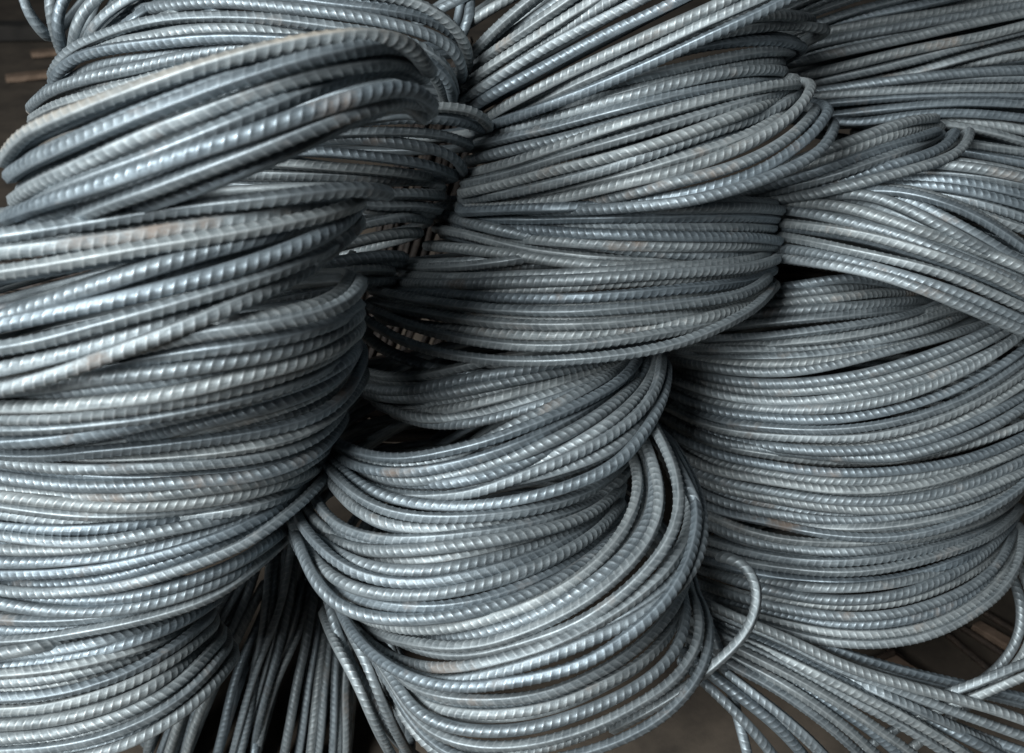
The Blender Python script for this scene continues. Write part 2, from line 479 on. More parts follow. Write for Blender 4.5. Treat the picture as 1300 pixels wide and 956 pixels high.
coil("wide lower coil of the left stack with a fine dark gap between its turns", """
225,545 300,528 325,521 362,511 400,496 430,481 447,461 454,440
112,571 175,561 225,552 275,542 325,533 362,525 400,514 433,501 450,487 457,468
100,575 175,569 250,561 325,550 375,539 410,527 430,512
-10,579 50,584 100,586 175,584 250,577 325,567 375,554 407,541 427,524
87,596 150,595 225,591 275,588 325,582 375,570 405,556 425,541 433,522
-10,588 50,597 100,604 175,607 250,605 325,598 362,589 395,576 416,557
-5,606 50,613 100,618 150,618 240,612 330,604 390,584
-10,619 50,627 100,630 175,630 225,625 275,619 325,612 362,604 400,586 414,570
-5,630 50,636 100,641 150,644 225,640 290,632 350,618 400,596
""", 22.5, 21, bulge=0.15, inner=0.7)

coil("bottom coil of the left stack, its turns rising to the right above dark upright bars", """
-5,642 37,648 100,655 150,655 225,649 275,641 325,632 362,621 395,604 412,584
-5,652 50,659 112,665 175,664 250,656 325,644 365,630 398,606
-5,668 75,674 112,673 150,669 200,662 250,655 325,641 370,622 395,608
-5,680 75,689 112,690 150,685 200,675 250,666 300,653 350,634 380,616
-5,698 60,700 112,698 175,690 225,678 275,663 325,647 365,626
-10,714 50,715 100,711 150,706 200,695 250,682 300,665 325,655 352,638
-5,729 50,729 100,726 150,719 200,707 250,692 300,673 325,662 355,643
-10,742 50,743 100,740 150,731 200,717 250,701 300,682 330,668 358,648
25,754 75,753 150,746 200,733 250,716 300,697 325,684 360,656
-10,751 37,760 87,763 150,761 200,751 250,736 300,716 325,702 360,673
-10,765 50,775 100,778 150,775 200,765 250,751 300,728 325,713 360,686
-5,786 50,789 100,787 175,778 225,767 275,748 312,726 346,698
-5,800 50,801 100,798 162,788 212,777 260,756 305,728
-5,814 37,813 100,803 150,794 200,782 240,770 275,757 302,738
""", 20.8, 20, bulge=0.15, inner=0.7, deep={4: 0.014})

coil("lowest coil of the left stack at the bottom left corner, turns slanting up rightward", """
-5,831 50,821 100,809 150,798 200,785 245,768
-5,834 50,830 100,821 150,811 200,795 237,780 278,754
-5,848 50,841 100,833 150,821 200,804 237,789 272,763
-5,856 50,852 100,844 150,832 200,815 240,795 262,778
-5,867 50,864 100,855 150,841 200,823 237,802 257,786
-5,880 75,869 125,858 162,842 200,823 235,800 262,776
-20,886 50,884 110,872 160,855 205,832 240,808 266,784
-5,902 60,899 120,884 175,864 215,841 248,818 270,796
-5,921 60,916 130,900 190,876 225,851 255,826 275,804
-5,938 70,932 140,914 205,884 240,856 264,832 280,812
-5,955 80,948 150,930 215,898 250,870 274,844 288,822
-5,972 80,966 160,946 220,914 256,886 282,858 296,836
""", 20.3, 19.8, bulge=0.15, inner=0.7)

coil("upper coil of the left stack, bright turns passing behind the blurred front coil", """
66,108 67,90 82,76 125,64 200,55 275,48 340,49 420,54 470,64
84,108 95,92 125,82 175,75 250,62 325,51 400,50
92,105 110,98 150,92 225,74 325,56 400,52
38,141 43,127 75,115 125,106 180,98 240,88 320,80
39,153 55,138 100,125 162,108 212,92 280,82
235,38 285,37 330,38 430,55 520,75 556,92 566,112 565,125
170,30 220,22 270,21 325,22 375,27 425,35 490,44 540,60 567,78 579,98 577,118
160,16 220,6 300,2 330,7 400,14 475,25 525,37 568,52 590,68 593,84 587,97
180,8 260,-4 375,-1 437,8 500,14 550,25 580,42 591,58
220,-8 330,-10 450,0 500,5 545,14 570,28 584,44
260,-20 400,-14 500,-4 538,4 562,18 577,34
""", 20.5, 19.5, bulge=0.12, inner=0.5, dz=0.0)

coil("coil of shaded turns reaching furthest right in the left stack, under the blurred front coil", """
270,172 330,166 400,155 465,145 500,139 550,135 587,136 615,142 625,150 620,159
300,176 407,162 437,156 475,152 525,150 575,151 602,156 612,163
400,170 450,168 500,167 562,170 588,177 596,184
300,186 380,180 425,175 475,177 525,184 562,190 588,200 595,210 589,218
280,196 350,193 400,192 450,196 500,202 550,210 572,217 578,223
300,204 325,206 375,209 425,213 500,218 545,225
250,220 325,222 400,223 475,227 537,228 560,232 563,237
230,232 325,237 412,237 495,247 530,246 560,243 563,248
200,262 275,242 325,238 412,240 455,262 500,261 555,261 558,266
""", 19.5, 18.5, bulge=0.10, inner=0.5, dz=0.02)

coil("dark coil standing on edge inside the left stack, showing four short upright bars", """
394,330 390,352 385,382 381,405 384,440
410,330 407,352 403,385 399,405 400,440
425,330 423,352 419,384 416,402 415,440
446,325 443,350 438,380 434,398 430,440
""", 17, 17, bulge=0.04, back=0.6, dz=-0.02, tuckin=False, sides=10)

coil("coil of very dark turns tucked between the blurred second coil and the middle stack", """
380,300 445,290 475,281 512,274 537,273 546,280
330,335 410,318 450,307 487,299 520,293 533,295
300,356 385,340 425,332 475,325 508,321 514,326
260,372 345,357 387,349 437,344 487,340 498,344
240,384 325,372 375,364 425,357 475,353 484,358
230,408 275,402 325,389 350,382 390,375 420,372
220,398 275,388 325,378 375,370
""", 18, 18, bulge=0.09, inner=0.4, dz=0.0, full=True)

coil("coil of dark steeply rising turns at the far top left corner", """
64,50 52,42 37,22 27,0 22,-30 60,-60 150,-70
84,82 73,57 64,25 60,0 66,-30 130,-60
88,80 73,50 69,22 80,-5 110,-35 180,-55
92,75 90,47 100,19 118,0 150,-25 220,-45
105,68 112,40 135,15 160,0 200,-20 270,-35
120,62 140,36 163,15 196,0 240,-15 300,-25
133,60 150,38 175,18 205,2 250,-12 310,-20
148,56 175,36 225,16 285,-2 340,-14
200,50 250,24 310,2 360,-14 400,-20
""", 18, 19.5, bulge=0.05, back=0.6, inner=0.3, tuckin=False, sides=10)

coil("top coil of the middle stack, straight bars fanning steeply up to the right", """
580,92 590,80 605,61 625,40 650,18 675,-2 720,-36 800,-100 900,-180
572,112 582,99 600,85 620,70 650,50 687,24 720,2 760,-28 860,-100 960,-170
575,120 587,111 605,97 625,82 650,67 687,43 725,18 752,1 800,-29 900,-95 1010,-165
580,126 605,110 650,79 700,48 737,24 775,1 820,-27 930,-98 1040,-165
576,135 587,127 605,116 625,103 650,86 700,57 750,31 800,7 850,-20 970,-92 1100,-165
580,150 592,140 610,128 650,106 700,80 750,53 800,29 850,6 900,-19 1020,-82 1150,-150
595,163 610,154 625,144 650,130 700,104 750,79 800,56 850,33 900,12 940,-8 1070,-72 1200,-135
620,160 680,133 750,98 800,76 850,51 900,27 950,5 1000,-18 1110,-68 1230,-122
598,168 615,161 650,150 700,133 750,114 800,92 850,70 900,46 950,24 975,12 1020,-12 1140,-74 1260,-130
""", 19.2, 19.2, bulge=0.07, back=0.6, order=-0.002, inner=0.5, lean=0.06)  # unseen upper ends lengthened past the frame to shade the top right coil

coil("tilted coil in the upper middle stack, its rounded right ends overlapping the coil behind", """
590,222 650,207 700,190 750,171 800,154 850,141 900,126 950,115 985,107 1005,102 1013,107
588,234 650,220 712,199 775,181 825,166 875,151 925,136 975,124 1000,114 1010,110
585,246 650,231 700,217 750,206 825,185 875,169 925,150 975,132 1000,118 1015,107 1012,99
583,254 650,245 725,227 780,213 825,196 875,179 925,160 975,146 1000,131 1013,119
580,262 650,254 700,245 750,231 812,217 850,205 900,190 950,172 985,153 1010,134 1018,122
640,263 680,258 725,250 800,231 862,217 900,204 950,184 975,170 1005,148 1027,128 1036,116 1031,109
625,266 690,262 757,255 825,240 875,227 925,215 950,205 1000,178 1025,156 1036,140
700,264 760,261 825,254 900,240 950,224 985,207 1012,187 1042,162 1056,147 1053,139
760,266 800,263 875,256 925,243 975,226 1012,210 1048,190 1065,167 1060,158
""", 19.4, 19.4, bulge=0.09, inner=0.6, dz=-0.01, order=-0.0006, mat=STEEL, special={4: STEEL_RUSTY, 6: STEEL_RUSTY}, lean=0.07)

coil("second coil of the middle stack, its dark ends stepping in at the upper right", """
790,62 850,40 930,23 975,18 1000,17 1022,21 1031,25
800,80 880,51 930,39 975,33 1012,31 1040,33 1050,38
780,98 860,65 930,54 975,50 1003,51 1020,54 1021,60
700,128 750,111 825,95 900,78 975,63 995,61 1006,65
640,152 725,136 800,113 875,97 975,76 988,75 993,79
600,176 650,164 700,150 750,136 800,122 850,108 900,96 975,86 990,86 996,90
595,188 650,174 700,163 750,149 825,129 900,112 975,101 993,99 1000,104
590,206 650,190 700,180 760,164 840,141 900,125 975,113 990,112
""", 18.5, 18.7, bulge=0.10, inner=0.6, dz=0.0, lean=0.05)

coil("flat coil of level turns across the centre of the middle stack", """
555,262 587,263 650,266 725,266 800,265 875,264 975,263 990,263 993,267
550,272 600,277 650,279 750,277 850,276 925,275 975,276 986,278
550,270 600,277 650,283 725,285 800,287 875,288 970,288 982,290
570,285 640,289 700,294 775,298 850,300 925,301 975,301 988,302 990,306
548,270 575,277 600,284 650,296 700,305 750,312 825,320 900,325 965,323 975,317
640,302 700,306 780,311 850,313 960,312 985,313
552,290 600,299 650,314 700,322 750,328 800,331 870,333 940,332 965,329
540,312 575,314 600,317 650,324 700,331 750,337 825,339 900,338 955,335
""", 18.8, 18.6, bulge=0.14, inner=0.7, special={4: STEEL_RUSTY}, lean=0.06)

coil("loose crossing coil in the middle stack just below the flat level turns", """
500,340 550,340 600,338 650,331 690,325 740,318 800,310 880,303
515,350 575,350 620,345 650,340 710,332 780,324 850,316 920,310
500,358 550,361 600,361 650,358 725,356 800,351 875,346 960,339 985,335 987,329
495,372 550,373 600,376 650,379 725,379 775,376 825,371 875,366 925,361 970,354 986,348 985,342
600,372 700,366 800,358 900,352 975,345
470,368 525,379 575,387 650,394 725,396 775,393 850,387 925,378 960,369 977,360 976,352
468,384 525,395 575,404 650,412 725,413 775,411 850,403 925,393 952,385 962,376
480,404 525,412 600,420 650,425 725,426 800,420 880,408 940,393
464,388 495,404 540,420 600,433 650,439 725,440 790,431 860,420 925,402 954,388
458,400 480,416 500,430 550,446 600,455 650,459 725,457 800,449 860,437 900,422 938,403
""", 19.2, 19.6, bulge=0.16, inner=0.7, special={7: STEEL_RUSTY}, deep={0: 0.05, 1: 0.05, 4: 0.015}, lean=0.06)

coil("small bright coil hanging in the middle stack over the black opening", """
455,420 465,434 495,449 537,464 575,473 650,477 700,474 750,466 800,452 830,440
448,466 465,475 487,480 525,479 575,469 620,458 680,446
450,488 487,499 537,493 587,482 640,474 720,458
456,496 470,503 512,507 575,498 650,484 720,470 790,456
462,500 478,510 512,516 562,512 620,499 650,491 720,475 780,462 815,450
472,508 490,518 537,524 587,517 650,501 725,482 775,468 812,455
482,514 500,525 525,532 562,533 612,525 650,514 700,500 750,482 800,465 828,452
498,524 520,535 562,541 600,538 650,525 700,510 750,490 800,470 832,455
""", 18.2, 18.4, bulge=0.13, inner=0.5, dz=-0.01, lean=0.04)

coil("sagging coil in the middle stack directly below the black opening, ends rising to the right", """
640,545 690,522 750,491 790,468 805,455
412,552 425,563 442,571 475,581 512,584 562,574 612,563 650,549 700,529 750,507 795,480 812,463 812,452
408,556 420,572 437,588 475,599 512,601 562,594 612,581 650,567 700,545 750,515 790,489 812,470 819,456
440,592 470,603 512,612 562,607 625,590 650,581 700,561 740,540 785,510 818,476
500,612 540,616 590,612 650,596 687,577 725,554 762,529 800,499 818,475 823,458
510,634 560,632 620,615 662,599 712,574 762,546 805,511 830,479 838,460 836,448
600,628 675,600 725,580 775,554 812,526 836,494 843,472 840,455
402,560 412,575 432,596 460,614 500,626 550,627 600,621 650,612 700,600 750,584 788,565 807,549 811,534
410,574 430,594 465,622 500,635 550,643 600,643 650,636 700,625 750,607 790,588 804,568
""", 20, 20.2, bulge=0.17, inner=0.5)

coil("deep coil of the middle stack with many sagging turns, one bar stained brown", """
400,570 410,585 430,610 455,633 487,650 537,658 600,657 650,652 700,642 745,627 777,606 795,584
455,650 475,663 512,671 575,671 650,663 700,655 745,642 778,622 796,598
398,630 407,650 420,665 445,677 487,686 537,685 600,678 650,670 690,661 730,649 765,633 792,608
374,632 381,651 395,672 425,692 462,700 512,700 575,694 650,682 700,671 737,660 768,642 790,618
415,690 432,700 462,710 525,713 575,707 625,696 650,690 700,678 737,666 768,645 788,622
430,702 450,715 500,726 550,725 600,716 650,703 700,688 737,672 770,650 789,626
398,686 412,702 437,722 475,737 525,742 575,736 650,716 700,697 737,678 770,653 788,632
366,652 372,672 395,707 425,737 462,752 512,757 575,751 650,732 700,711 750,683 775,661 788,640
400,730 420,746 450,761 500,771 550,772 600,765 650,749 700,727 750,698 780,672 792,648
372,670 380,694 392,725 412,758 445,779 487,787 537,787 587,780 650,763 700,743 737,719 775,690 793,664
""", 20, 20.6, bulge=0.19, inner=0.5, dz=-0.02, special={4: STEEL_RUSTY})

coil("lowest big coil of the middle stack, its right side a fan of upright curving bars", """
440,772 460,785 487,795 537,801 587,795 650,778 700,757 750,723 787,683 805,650 813,625 813,603 806,582 798,568
450,785 475,800 525,811 575,811 650,794 700,773 750,742 800,698 825,661 833,630 830,592 818,559 806,536
520,815 560,822 600,822 650,808 700,788 750,760 800,718 833,672 841,640 836,605 823,572 812,545
480,798 505,814 550,830 600,833 650,820 700,806 750,784 800,746 837,708 860,668 866,645 862,610 850,577 835,549 820,526
436,775 447,795 465,817 495,837 537,848 587,848 650,834 700,820 750,796 800,765 850,722 873,680 880,650 875,617 860,586 845,560
455,780 470,805 495,835 530,855 590,860 650,850 700,828 775,791 825,765 862,732 888,698 895,665 888,645 876,620 862,600
560,868 620,858 700,834 750,813 800,790 845,761 875,735 890,705
500,850 530,866 590,874 650,866 700,857 750,840 800,806 837,775 857,750 868,728
""", 20.6, 21, bulge=0.22, inner=0.5, dz=-0.02, order=-0.004)

coil("coil at the bottom of the middle stack going down out of the picture", """
520,872 560,886 640,889 700,881 732,867 775,847 812,821 845,788 862,763 870,742
530,892 580,906 650,906 720,891 770,866 812,845 845,813 864,780 869,755 862,735
540,915 590,928 670,926 740,905 790,883 820,865 850,840 870,806 874,775 866,750
560,938 620,950 700,940 780,912 820,888 850,872 876,840 892,810 891,780 876,752
570,960 640,970 720,962 800,935 850,905 885,865 900,830
416,728 423,752 432,778 442,797 460,830 475,865 492,910 520,960
434,762 441,780 450,800 465,825 480,850 492,870 517,920 560,965
410,778 416,798 427,822 445,848 460,880 480,930 510,980
426,798 432,816 442,840 458,862 475,890 500,940
462,800 470,817 480,835 500,852 513,870 540,912 590,955
""", 20.4, 19, bulge=0.16, inner=0.4, dz=0.0, deep={5: 0.12, 6: 0.12, 7: 0.15, 8: 0.15, 9: 0.12})

coil("small coil in the right stack with hooked right ends, above the crossing bars", """
903,242 940,231 970,219 1025,199 1075,181 1125,163 1162,150 1184,145 1190,150
902,247 940,239 975,228 1030,209 1075,193 1125,175 1172,161 1195,155 1200,159
902,251 940,246 975,237 1025,222 1075,205 1125,187 1165,175 1186,169 1192,166
903,255 930,253 975,244 1040,230 1085,215 1125,199 1168,186 1193,175 1199,167
908,258 950,252 1000,243 1062,231 1125,212 1172,198 1206,186 1221,174 1214,166
920,261 965,257 1050,243 1125,224 1175,211 1210,199 1234,186 1240,173 1232,165
""", 17.2, 17.4, bulge=0.10, back=1.0, inner=0.0, dz=0.0, full=True, lean=0.05, behind=(0.15, -0.02))

coil("right-stack coil whose bars cross down to the lower right, over a black gap", """
1060,246 1115,240 1150,243 1175,249 1225,267 1262,287 1301,316
1050,246 1100,242 1162,257 1212,282 1262,310 1301,336
1040,250 1080,243 1100,245 1150,264 1200,290 1240,312 1301,345
1000,252 1040,248 1062,250 1112,261 1150,279 1190,297 1240,322 1301,351
950,270 1000,258 1025,256 1075,263 1125,278 1175,296 1225,312 1275,329 1301,341
945,268 985,265 1037,272 1075,281 1150,301 1225,330 1301,362
940,280 975,281 1037,288 1100,298 1150,312 1212,332 1275,357 1301,371
935,294 970,297 1012,303 1075,317 1125,328 1175,340 1225,357 1275,380 1301,391
935,308 965,312 1037,322 1100,337 1162,354 1225,375 1275,396 1301,408
930,321 975,326 1037,334 1100,345 1150,359 1200,379 1250,400 1301,421
""", 17.8, 18.2, bulge=0.09, back=0.8, inner=0.7, dz=0.01, order=-0.002, behind=(0.08, 0.06), lean=0.07)

coil("coil at the right edge, turns sloping down to the right behind the crossing bars", """
1120,212 1170,206 1210,210 1260,216 1301,226
1110,225 1150,220 1190,221 1240,223 1301,236
1110,232 1170,226 1225,231 1275,241 1301,249
1090,238 1145,234 1200,237 1250,247 1301,262
1120,240 1170,243 1225,254 1275,267 1301,277
1130,250 1190,258 1240,270 1301,292
""", 17.4, 17.4, bulge=0.08, back=0.7, inner=0.7, dz=0.03)

coil("upper part of the big right-hand coil, bright close-set turns under the crossing bars", """
930,376 975,367 1025,360 1075,352 1105,351 1116,358
925,388 975,377 1037,370 1087,363 1125,360 1140,366
910,397 975,387 1050,380 1100,373 1150,370 1175,374
900,406 975,397 1037,392 1100,388 1150,382 1185,380 1193,385
890,419 975,409 1025,405 1087,399 1150,393 1182,390
880,431 975,427 1025,421 1087,413 1150,402 1190,389 1200,382
870,440 975,437 1040,432 1100,424 1162,410 1200,394
862,446 925,444 975,444 1060,440 1125,430 1187,415 1225,398 1238,390
852,448 900,453 975,454 1037,450 1100,442 1150,434 1200,422 1235,408 1252,402
848,454 900,461 975,463 1050,459 1110,448 1180,432
845,456 900,467 975,474 1025,471 1087,457 1150,441 1210,425 1265,406
""", 16.2, 16.4, bulge=0.17, inner=0.5, dz=0.01)

coil("middle part of the big right-hand coil, turns curving up steeply at the right edge", """
840,460 890,478 975,488 1037,485 1100,475 1162,457 1200,444 1240,428 1280,408
838,468 900,490 975,498 1037,495 1100,488 1175,467 1225,447 1275,421
836,474 900,500 975,510 1025,510 1075,504 1150,489 1212,467 1275,440 1312,412
834,482 900,511 975,520 1025,521 1087,516 1150,502 1200,483 1250,458 1290,432 1318,405
832,490 900,521 975,531 1037,534 1100,528 1162,514 1225,490 1280,459 1320,428
830,496 900,532 975,543 1050,547 1112,541 1175,526 1225,507 1275,478 1301,457
828,506 900,543 975,554 1037,557 1100,556 1162,543 1225,519 1275,491 1301,472
826,514 900,554 975,565 1037,569 1087,570 1150,560 1212,539 1262,511 1301,486
960,565 1050,574 1150,566 1225,542 1301,502
1140,582 1225,557 1275,534 1301,516
""", 16.4, 16.5, bulge=0.18, inner=0.6, dz=0.0)

coil("lower part of the big right-hand coil below its long dark gap, with close sagging turns", """
825,522 900,563 975,577 1025,584 1087,585 1150,581 1212,569 1262,555 1301,538
826,534 900,575 975,590 1025,598 1087,601 1150,597 1225,584 1275,567 1301,554
830,548 900,586 975,601 1037,610 1100,612 1175,603 1250,583 1301,566
833,558 900,596 975,610 1037,621 1100,624 1175,615 1225,600 1275,581 1301,569
838,570 900,607 975,623 1000,627 1050,635 1125,637 1187,628 1250,609 1301,584
842,582 900,616 975,632 1037,643 1100,648 1175,643 1240,625 1301,598
848,594 920,629 975,641 1025,651 1100,656 1150,650 1225,632 1275,616 1301,604
853,606 920,640 975,651 1050,661 1125,659 1187,647 1250,628 1292,610 1312,590
858,616 920,647 975,657 1025,667 1075,671 1150,667 1200,657 1250,643 1294,622
862,626 920,652 975,662 1025,675 1075,682 1125,684 1175,677 1225,662 1260,645 1296,620
""", 16.5, 16.6, bulge=0.19, inner=0.6, dz=0.0)

coil("bottom coil of the right stack, its right side curling up past the floor", """
872,640 930,668 987,685 1050,690 1100,690 1150,687 1200,676 1250,660 1285,640 1298,620
880,655 940,684 1000,696 1050,702 1100,700 1150,692 1210,676 1260,655 1292,630
885,682 950,702 1000,711 1050,715 1100,712 1150,704 1200,692 1237,681 1275,664 1294,645
885,696 950,715 1000,722 1050,727 1100,726 1150,717 1200,703 1250,685 1285,662 1296,645
885,708 930,722 975,731 1025,737 1087,740 1150,733 1200,718 1250,699 1285,668 1296,645
885,718 930,733 1000,743 1050,748 1100,746 1150,739 1220,716 1265,690
885,722 935,739 975,749 1012,758 1075,763 1137,757 1187,741 1237,714 1268,688 1282,665
880,732 940,755 1000,766 1037,769 1087,771 1150,763 1200,745 1250,718 1278,690
880,738 930,757 975,768 1025,779 1075,784 1125,782 1175,770 1225,750 1262,725 1284,690 1289,668
876,748 930,768 975,777 1025,789 1075,794 1125,792 1187,778 1237,754 1273,722 1290,688
876,756 930,775 975,786 1025,799 1075,806 1125,806 1187,793 1237,767 1274,733 1292,700 1296,668
876,764 930,783 975,794 1025,811 1075,818 1125,818 1187,806 1237,779 1275,750 1299,706 1299,672
""", 16.6, 16.8, bulge=0.19, inner=0.6, dz=0.0, order=-0.001)

coil("coil spread under the right stack, bars running down right, one bar hooked in a loop", """
870,759 890,770 935,791 975,805 1025,829 1062,849 1117,868 1190,896 1300,935
870,772 890,784 935,803 975,818 1025,842 1062,862 1110,884 1180,914 1280,965
870,783 890,796 935,816 975,834 1012,853 1055,876 1105,900 1160,930 1230,975
870,794 892,807 935,830 975,850 1015,871 1060,897 1110,930 1160,975
868,806 892,820 930,846 975,868 1010,891 1050,920 1095,960
864,824 885,842 915,866 950,892 990,925 1030,970
860,836 885,858 912,884 945,915 975,950 1000,985
930,745 990,790 1040,818 1100,838 1150,852 1220,868 1320,890
940,760 1000,800 1060,828 1120,850 1180,866 1260,884 1340,905
960,790 1020,828 1080,862 1140,890 1220,925 1330,965
900,836 940,868 985,902 1030,940 1070,985
870,752 890,763 935,784 975,800 1025,823 1075,847 1125,863 1180,878 1260,900 1380,945
870,766 890,778 935,798 975,811 1025,835 1062,854 1110,876 1180,908 1290,960
870,778 890,790 935,809 975,826 1012,844 1050,862 1100,886 1160,916 1240,965
872,788 892,801 935,823 975,843 1012,862 1060,890 1110,922 1170,965
875,800 895,813 935,838 975,857 1020,884 1070,920 1120,965
868,818 882,830 905,846 935,870 975,898 1020,935 1060,975
882,760 893,780 904,800 914,830 925,866 942,930 960,1000
1120,905 1225,873 1262,858 1301,842
1140,920 1240,884 1301,858
1262,690 1284,728 1294,752 1299,776 1297,800 1284,830 1264,852 1225,878 1160,912 1090,955 1030,1000
1275,690 1294,716 1306,745 1314,770 1313,800 1302,832 1280,856 1240,888 1180,930 1120,985
912,706 930,706 945,710 956,722 963,740 964,760 957,790 932,822 890,858 845,890 780,925
""", 17.2, 17.4, bulge=0.05, inner=0.0, tuckin=False, ends=True, deep={22: -0.1, 20: 0.16, 21: 0.16, 7: 0.05, 8: 0.06, 9: 0.03})

coil("dark coil of level bars below the far top right corner coil", """
1060,116 1130,106 1200,101 1250,100 1301,100
1120,104 1200,95 1250,91 1301,89
980,128 1030,122 1100,117 1175,113 1250,112 1301,112
985,138 1040,132 1100,127 1150,123 1225,121 1301,122
1010,152 1060,146 1112,140 1175,133 1225,130 1301,133
1080,158 1130,150 1162,145 1225,143 1275,147 1301,150
1140,158 1190,153 1250,156 1301,166
1150,158 1200,157 1250,165 1301,181
1170,172 1245,185 1301,193
1170,184 1240,196 1301,208
""", 15.6, 15.8, bulge=0.07, back=0.6, inner=0.7, jitter=0.006, dz=0.015, sides=10)

coil("dark coil across the far top right corner, straight bars rising to the right", """
930,52 1000,30 1045,12 1087,-3 1137,-18 1200,-34
940,44 1000,20 1045,2 1087,-14 1137,-30 1200,-46
950,34 1000,12 1045,-8 1087,-24 1137,-40 1200,-58
960,58 1000,43 1045,27 1087,13 1137,1 1180,-9 1240,-22
980,62 1040,37 1082,23 1125,15 1175,5 1220,-5 1280,-20
960,62 1000,51 1050,40 1100,30 1150,22 1200,14 1250,6 1301,-1
965,80 1025,58 1075,47 1125,38 1175,29 1220,21 1301,6
960,92 1000,82 1050,70 1100,59 1150,49 1200,37 1260,24 1301,16
955,88 1000,74 1040,63 1090,52 1150,42
970,108 1005,98 1050,90 1100,77 1150,65 1200,55 1250,46 1301,32
985,118 1020,108 1075,97 1125,86 1175,73 1225,59 1301,39
1060,112 1125,98 1187,87 1250,78 1301,70
1120,102 1180,87 1225,74 1262,64 1301,55
""", 15.6, 15.6, bulge=0.06, back=0.5, inner=0.6, jitter=0.006, dz=0.02, sides=10)

coil("dark coil deep in the gap between the tops of the left and middle stacks", """
592,-30 597,-5 600,10 597,28 588,45 575,62
520,40 545,18 560,9 585,-1 620,-18
590,34 620,12 648,-2 680,-18
""", 16.5, 16.5, bulge=0.04, back=0.6, dz=0.02, tuckin=False, sides=10)

coil("dark coil standing on edge in the shadow between left and middle stacks, bars nearly upright", """
350,700 348,730 345,790 338,850 330,910 320,980
362,700 360,740 352,790 340,840 325,890 305,960
372,700 372,740 362,790 350,840 335,890 318,970
330,705 318,745 300,790 275,840 250,895 230,970
305,760 290,790 268,830 245,870 222,930 205,985
440,775 432,830 430,870 430,930 428,990
450,790 440,840 438,880 440,930 438,990
404,770 402,800 396,850 386,900 376,980
384,740 374,790 358,835 342,880 325,960
415,770 411,815 404,860 398,920 390,990
300,735 290,755 275,775 260,800 242,832 222,865 205,900 185,960
275,760 258,782 245,812 225,857 205,900 180,950
325,715 312,735 292,770 270,810 240,865 215,925 195,980
335,700 325,720 307,767 287,810 260,855 235,920 215,975
338,740 315,780 297,822 270,868 245,925 230,980
345,750 326,798 310,830 297,865 285,920 270,980
345,690 341,720 337,775 327,840 318,900 300,980
374,670 370,690 360,757 345,800 325,850 305,920 290,980
384,680 379,705 379,742 358,790 335,835 318,875 300,960
395,715 388,740 370,795 342,840 328,870 308,915 290,980
396,730 390,760 382,800 357,850 338,900 320,980
402,740 396,770 390,812 377,865 368,920 355,985
413,735 407,765 402,812 392,865 386,920 375,985
425,760 420,795 417,835 412,865 408,930 400,990
435,770 427,825 425,865 424,930 420,990
280,740 262,775 237,807 200,842 172,860 140,890
300,745 280,780 250,815 215,850 172,885
""", 16.8, 16.8, bulge=0.05, back=0.8, inner=0.6, jitter=0.014, dz=0.27, tuckin=False, sides=10)

coil("added coil, coloured black as shade, deep in the gap between left and middle stacks", """
640,60 600,110 575,170 560,230 545,300 520,380 490,450 470,520
660,70 620,120 595,180 580,240 560,310 540,380 510,450 485,520
620,50 580,110 555,170 535,230 520,300 500,380 470,450 450,520
600,45 560,110 535,170 515,230 500,300 480,380 455,450 440,520
670,100 640,150 615,210 598,270 580,330 560,390 530,450 510,520
560,60 535,120 515,180 495,240 480,300 460,370 440,450 425,520
700,120 670,170 640,230 620,290 600,350 575,410 545,450 520,520
590,70 550,130 525,190 505,250 490,310 465,370 445,440 432,520
610,70 570,140 545,200 525,260 510,320 480,380 455,440 440,520
555,150 540,200 528,250 515,300 500,350 485,400 468,450
570,150 558,200 546,250 532,300 516,350 500,400 480,450
585,160 575,200 562,250 548,300 532,350 515,400 495,450
540,150 525,200 510,250 496,300 480,350 465,400 450,450
""", 11.6, 11.6, bulge=0.03, back=0.6, inner=1.0, tuckin=False, sides=10, mat=GAP_SHADE_BAR)  # added to fill the gap; dark colour stands in for its shade

coil("brown coil darkened as shade inside the middle stack, barely seen through the black opening", """
430,480 480,490 560,484 640,468 720,450
430,496 480,506 560,502 640,486 730,466
430,512 480,524 560,520 640,504 740,482
430,528 480,540 560,536 640,522 740,500
430,544 480,556 560,552 640,538 740,516
430,560 480,572 560,568 640,554 740,532
430,576 480,588 560,584 640,570 740,548
""", 13.6, 13.6, bulge=0.05, back=0.8, inner=1.0, tuckin=False, sides=10, mat=GAP_SHADE_BAR)  # faint brown bars, coloured darker to put shade in the opening

coil("added coil coloured dark as shade under the crossing bars, backing the right stack's black gap", """
920,318 970,321 1020,325 1060,330 1100,338
920,330 970,333 1020,337 1060,342 1100,350
920,342 970,344 1020,348 1060,353 1100,360
920,354 970,356 1020,359 1060,364 1100,371
920,366 970,368 1020,371 1060,376 1100,382
""", 13.8, 13.8, bulge=0.05, back=0.8, inner=1.0, tuckin=False, sides=10, mat=GAP_SHADE_BAR)  # added behind the crossing bars; the gap's shade is in its colour

coil("added coil coloured dark as shade behind the left-edge gap in the blurred fan", """
-60,340 0,345 60,350 130,346 220,330
-60,356 0,361 60,366 130,362 220,346
-60,372 0,377 60,382 130,378 220,362
-60,388 0,393 60,398 130,394 220,378
-60,404 0,409 60,414 130,410 220,394
""", 19.5, 19.5, bulge=0.05, back=0.8, inner=0.6, tuckin=False, sides=10, mat=GAP_SHADE_BAR)  # added backing for the fan's gap, dark colour in place of shade

